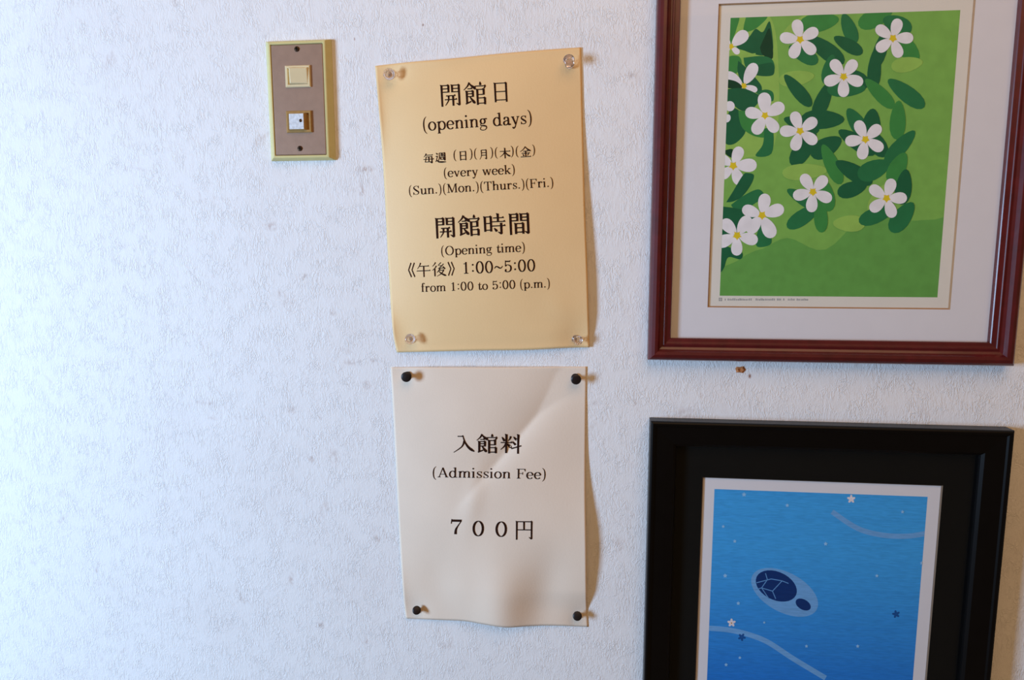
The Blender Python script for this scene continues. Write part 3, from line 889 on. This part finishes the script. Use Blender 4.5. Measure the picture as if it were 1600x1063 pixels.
# --- lower picture: black frame, black mount, blue sea print
tl2 = W(1015.5, 658, .016); b2 = W(1008, 1030, .016)
L2 = (tl2.x + b2.x)/2; T2 = tl2.z
R2 = L2 + .335; B2 = T2 - .440
fr2 = empty('framed_picture', (L2, 0, B2), 'black wooden picture frame with black mount around a blue print of the sea', 'picture')
prof2 = [(0, .001), (0, .0155), (.0008, .0172), (.0022, .0178), (.0045, .0172), (.0060, .0160), (.0160, .0150), (.0230, .0140), (.0255, .0120), (.0262, .0100), (.0262, .004)]
frame_rails(L2, R2, B2, T2, prof2, M_blackwood, fr2)
plate(L2 + .004, R2 - .004, B2 + .004, T2 - .004, .001, .0028, 'backing_board', mat('backing_dark', srgb(70, 60, 50), .9), fr2)
o2l = (W(1100, 747, MD).x + W(1087, 1063, MD).x)/2; o2t = W(1100, 747.5, MD).z
o2r = L2 + R2 - o2l; o2b = B2 + (T2 - o2t)
mat_board(L2 + .022, R2 - .022, B2 + .022, T2 - .022, o2l, o2r, o2b, o2t, .0036, MD, .0010, 'mount', M_blackmount,
          mat('dark_mount_core', srgb(120, 96, 76), .8), fr2)
plate(o2l - .004, o2r + .004, o2b - .004, o2t + .004, .003, .0035, 'print_sheet', M_mount, fr2)
plate(L2 + .0225, R2 - .0225, B2 + .0225, T2 - .0225, .0060, .0072, 'glass', M_glass, fr2)
bl_ = (W(1117, 764, AD).x + W(1104, 1063, AD).x)/2; bt = W(1118, 764.5, AD).z
br = L2 + R2 - bl_; bb = o2b + (o2t - bt)
art = Art(bl_, br, bb, bt, AD)
nb = 60
A_, B_ = srgb(66, 164, 232), srgb(26, 112, 206)
for k in range(nb):
    t = k/(nb - 1); za = bt + (bb - bt)*k/nb; zb = bt + (bb - bt)*(k + 1)/nb
    t = sstep(.1, .9, t) + random.uniform(-.03, .03)
    art.n = 0
    art.shape([(bl_, zb), (br, zb), (br, za), (bl_, za)], tuple(A_[i] + (B_[i] - A_[i])*t for i in range(3)) + (1,))
art.n = 1
PB = srgb(112, 168, 222)
def band(pts, w, col, clip=True):
    c_ = catmull(pts, 10)
    for q in ribbon([(x, y, w) for x, y in c_]): 
        art.n = band.n
        art.px(q, col, False)
    band.n += 1; art.n = band.n
band.n = 1
band([(1085, 981), (1115, 982.5), (1140, 985), (1170, 992), (1200, 1004), (1240, 1030), (1290, 1060)], 8, PB)
band([(1300, 800), (1350, 830), (1420, 838), (1500, 820)], 8, PB)
art.n = 3
art.ell(1226, 926, 57, 31, 28, PB, 36)                       # pale water round the turtle
SH, SL = srgb(14, 52, 112), srgb(96, 150, 206)
art.ell(1213, 916, 34, 22, 25, SH, 30)
art.ell(1255, 945, 13, 8, 30, SH, 18)
for a, b in (((1182, 911), (1205, 905)), ((1190, 919), (1199, 906)), ((1190, 919), (1202, 937)), ((1190, 919), (1180, 922)), ((1199, 906), (1196, 896)),
             ((1205, 905), (1222, 908)), ((1190, 919), (1207, 924)), ((1207, 924), (1222, 908)), ((1222, 908), (1232, 912)), ((1207, 924), (1212, 936))):
    q = ribbon([(a[0], a[1], 1.3), (b[0], b[1], 1.3)])
    for f in q: art.px(f, SL, False)
def blossom(cx, cy, r, col, a0=90):
    for k in range(5):
        a = math.radians(a0 + 72*k)
        art.ell(cx + r*.55*math.cos(a), cy - r*.55*math.sin(a), r*.5, r*.30, -math.degrees(a), col, 12)
blossom(1143, 973.5, 6.4, srgb(232, 222, 226)); art.ell(1143, 974, 1.2, 1.2, 0, srgb(190, 140, 90), 8)
blossom(1159, 996, 6.0, srgb(24, 82, 150), 60)
blossom(1330, 780, 6.4, srgb(232, 222, 226)); blossom(1400, 960, 6.0, srgb(24, 82, 150), 30)
for x, y, r in ((1162.5, 773, 1.9), (1130, 823, 1.4), (1148, 846, 1.5), (1133, 900, 1.8), (1153.5, 943, 1.6), (1156, 1028, 1.3), (1134.5, 1039, 1.5), (1194, 973, 1.1),
                (1230, 790, 1.6), (1290, 850, 1.7), (1370, 900, 1.5), (1260, 1010, 1.4), (1440, 880, 1.6), (1340, 1010, 1.5), (1410, 800, 1.5)):
    blossom(x, y, r*1.7, srgb(150, 200, 240))
art.build('printed_picture', M_print_b, fr2)

# ------------------------------------------------------------------ switch plate
M_bezel = mat('yellowed_plastic', srgb(214, 202, 140), 0.4, spec=.4, var=.04, vscale=80)
M_face = mat('bronze_face', srgb(168, 138, 118), 0.42, metal=.35, spec=.4, bump=.05, bscale=700, var=.05, vscale=120)
M_cream = mat('cream_plastic', srgb(226, 208, 164), 0.35, spec=.45, var=.03)
M_gold = mat('brown_gold_plastic', srgb(170, 134, 80), 0.3, spec=.5, var=.12, vscale=300)
M_lens = mat('reflection_patched_lens', srgb(225, 232, 238), 0.08, spec=.9, var=.16, vscale=420, bump=.5, bscale=260)  # blue-white with noise patches: mirror-like reflections put into the lens colour
M_screw = mat('dark_screw', srgb(84, 62, 44), 0.4, metal=.8, var=.2, vscale=600)

cc = W(468, 155.5, 0)
lean = math.atan2(W(426, 247, .008).x - W(417.5, 66, .008).x, W(417.5, 66, .008).z - W(426, 247, .008).z)
hw, hh = .0350, .0600
sw = empty('light_switch_plate', (cc.x, 0, cc.z), 'yellowed plastic wall switch plate with brown metal face and two switches', 'switch')
# fit its size to the photograph
pa_, pb_ = W(418, 66, .007), W(507.5, 62.5, .007)
pc_ = W(426.5, 247.5, .007)
hw = (pb_ - pa_).length/2; hh = (pc_ - pa_).length/2
ctr = (pb_ + pc_)/2
sw.location = (ctr.x, 0, ctr.z)
roll = math.atan2(-(pc_.x - pa_.x), -(pc_.z - pa_.z))
sw.rotation_euler = (0, roll*1.0, 0)
bpy.context.view_layer.update()

def loops(seq, name, material, parent, cap=True, smooth=False):
    """stack of rectangular loops (cx, cz, hw, hz, depth) in the parent's own frame"""
    V_, F_ = [], []
    for cx, cz, w, h, d in seq:
        V_ += [(cx - w, -d, cz - h), (cx + w, -d, cz - h), (cx + w, -d, cz + h), (cx - w, -d, cz + h)]
    for k in range(len(seq) - 1):
        for j in range(4):
            a, b = 4*k + j, 4*k + (j+1) % 4
            F_.append((a, b, b + 4, a + 4))
    if cap: F_.append(tuple(4*(len(seq)-1) + j for j in range(4)))
    me = bpy.data.meshes.new(name); me.from_pydata(V_, [], F_); me.update(); me.materials.append(material)
    o = bpy.data.objects.new(name, me); C.objects.link(o); o.parent = parent
    if smooth:
        m = o.modifiers.new('bevel', 'BEVEL'); m.width = smooth; m.segments = 3; m.limit_method = 'ANGLE'; m.angle_limit = math.radians(25)
    return o
e = .0023
loops([(0, 0, hw + .0045, hh + .0022, 0), (0, 0, hw + .0042, hh + .0020, .0020), (0, 0, hw, hh, .0068), (0, 0, hw - e, hh - e, .0071), (0, 0, hw - e - .0004, hh - e - .0004, .0058),
       (0, 0, hw - e - .0004, hh - e - .0004, .002)],
      'bezel', M_bezel, sw, False, .0005)
loops([(0, 0, hw - e - .0008, hh - e - .0008, .002), (0, 0, hw - e - .0008, hh - e - .0008, .0061), (0, 0, hw - e - .0014, hh - e - .0014, .0064)], 'face_plate', M_face, sw)
def local(px, py, d):
    p = W(px, py, d); q = sw.matrix_world.inverted() @ p
    return q.x, q.z
# upper rocker
for (xa, ya, xb, yb), (ja, ka, jb, kb), fm, bm_, tilt, nm in (
        ((445.5, 102, 484.5, 136), (451.5, 105, 480.5, 130.5), M_cream, M_cream, .0004, 'upper'),
        ((447, 173, 486.5, 207), (450.8, 176.7, 475.0, 202.5), M_gold, M_lens, .0030, 'lower')):
    x_a, z_a = local(xa, (ya + yb)/2, .0082); x_b, _ = local(xb, (ya + yb)/2, .0082)
    _, z_t = local((xa + xb)/2, ya, .0082); _, z_b = local((xa + xb)/2, yb, .0082)
    cx, cz, w, h = (x_a + x_b)/2, (z_t + z_b)/2, (x_b - x_a)/2, (z_t - z_b)/2
    fo = loops([(cx, cz, w, h, .0062), (cx, cz, w, h, .0076), (cx, cz, w - .0008, h - .0008, .0082), (cx, cz, w - .0024, h - .0024, .0082), (cx, cz, w - .0028, h - .0028, .0066)],
               'switch_surround', fm, sw)
    if nm == 'lower': fo['label'] = 'brown-gold surround of the lower switch'
    else: fo['label'] = 'cream surround of the upper switch'
    dd = .0112 if nm == 'lower' else .0098
    x_a, _ = local(ja, (ka + kb)/2, dd); x_b, _ = local(jb, (ka + kb)/2, dd)
    _, z_t = local((ja + jb)/2, ka, dd); _, z_b = local((ja + jb)/2, kb, dd)
    cx, cz, w, h = (x_a + x_b)/2, (z_t + z_b)/2, (x_b - x_a)/2, (z_t - z_b)/2
    if nm == 'upper':
        V_ = []
        for d, sc in ((.0064, 1), (dd - .0012, 1), (dd - .0004, .95), (dd, .86)):
            for sx, sz in ((-1, -1), (1, -1), (1, 1), (-1, 1)):
                V_.append((cx + sx*w*sc, -(d + (.0008*(-sx) + .0006*(sz) if d > .0075 else 0)), cz + sz*h*sc))
        F_ = [(4*k + j, 4*k + (j+1) % 4, 4*k + 4 + (j+1) % 4, 4*k + 4 + j) for k in range(3) for j in range(4)] + [(12, 13, 14, 15)]
        me = bpy.data.meshes.new('rocker'); me.from_pydata(V_, [], F_); me.update(); me.materials.append(bm_)
        ro = bpy.data.objects.new('rocker', me); C.objects.link(ro); ro.parent = fo
        ro['label'] = 'cream rocker'
    else:
        bo = loops([(cx + .0012, cz, w + .0012, h, .0064), (cx + .0006, cz, w + .0006, h, dd - .0018), (cx, cz, w, h, dd - .0006)], 'rocker', M_gold, fo)
        bo['label'] = 'gold sided rocker with white lens, reflection patches in its colour'
        loops([(cx, cz, w - .0003, h - .0003, dd - .0009), (cx, cz, w - .0006, h - .0006, dd), ], 'pilot_lens', M_lens, fo)
        dx, dz = local(469.5, 188.5, dd)
        V_ = [(dx + .0013*math.cos(a), -dd - .0001 - (.0004 if k % 2 else 0), dz + .0017*math.sin(a)) for k, a in enumerate([2*math.pi*j/12 for j in range(12)])]
        me = bpy.data.meshes.new('dark_spot'); me.from_pydata(V_, [], [tuple(range(12))]); me.materials.append(M_screw)
        sp = bpy.data.objects.new('pilot_mark', me); C.objects.link(sp); sp.parent = fo
# screws with slots
for px, py in ((463.5, 76.5), (468.3, 232)):
    x, z = local(px, py, .0069)
    V_, F_ = lathe([(.0026, 0), (.0026, .0005), (.0022, .0009), (.00001, .0012)], 20)
    V2 = [(x + a, -.0062 - c_, z + b) for a, b, c_ in V_]
    me = bpy.data.meshes.new('screw'); me.from_pydata(V2, [], [f[::-1] for f in F_]); me.update(); me.materials.append(M_screw)
    so = bpy.data.objects.new('screw', me); C.objects.link(so); so.parent = sw
    V_, F_ = [], []
    for (w, h) in ((.0019, .0004), (.0004, .0019)):
        k = len(V_)
        V_ += [(x - w, -.00745, z - h), (x + w, -.00745, z - h), (x + w, -.00745, z + h), (x - w, -.00745, z + h)]; F_.append((k, k+1, k+2, k+3))
    me = bpy.data.meshes.new('screw_slot'); me.from_pydata(V_, [], F_); me.update(); me.materials.append(M_blackmount)
    s2 = bpy.data.objects.new('screw_slot', me); C.objects.link(s2); s2.parent = so

print('DBG lean1', math.degrees(lean1), 'roll', math.degrees(roll), 'hw', hw, 'hh', hh, 'frame1', L1, R1, B1, T1)
print('DBG paper1', [(round(W(*c_, .003).x, 4), round(W(*c_, .003).z, 4)) for c_ in P1.c])
print('DBG paper2', [(round(W(*c_, .003).x, 4), round(W(*c_, .003).z, 4)) for c_ in P2.c])
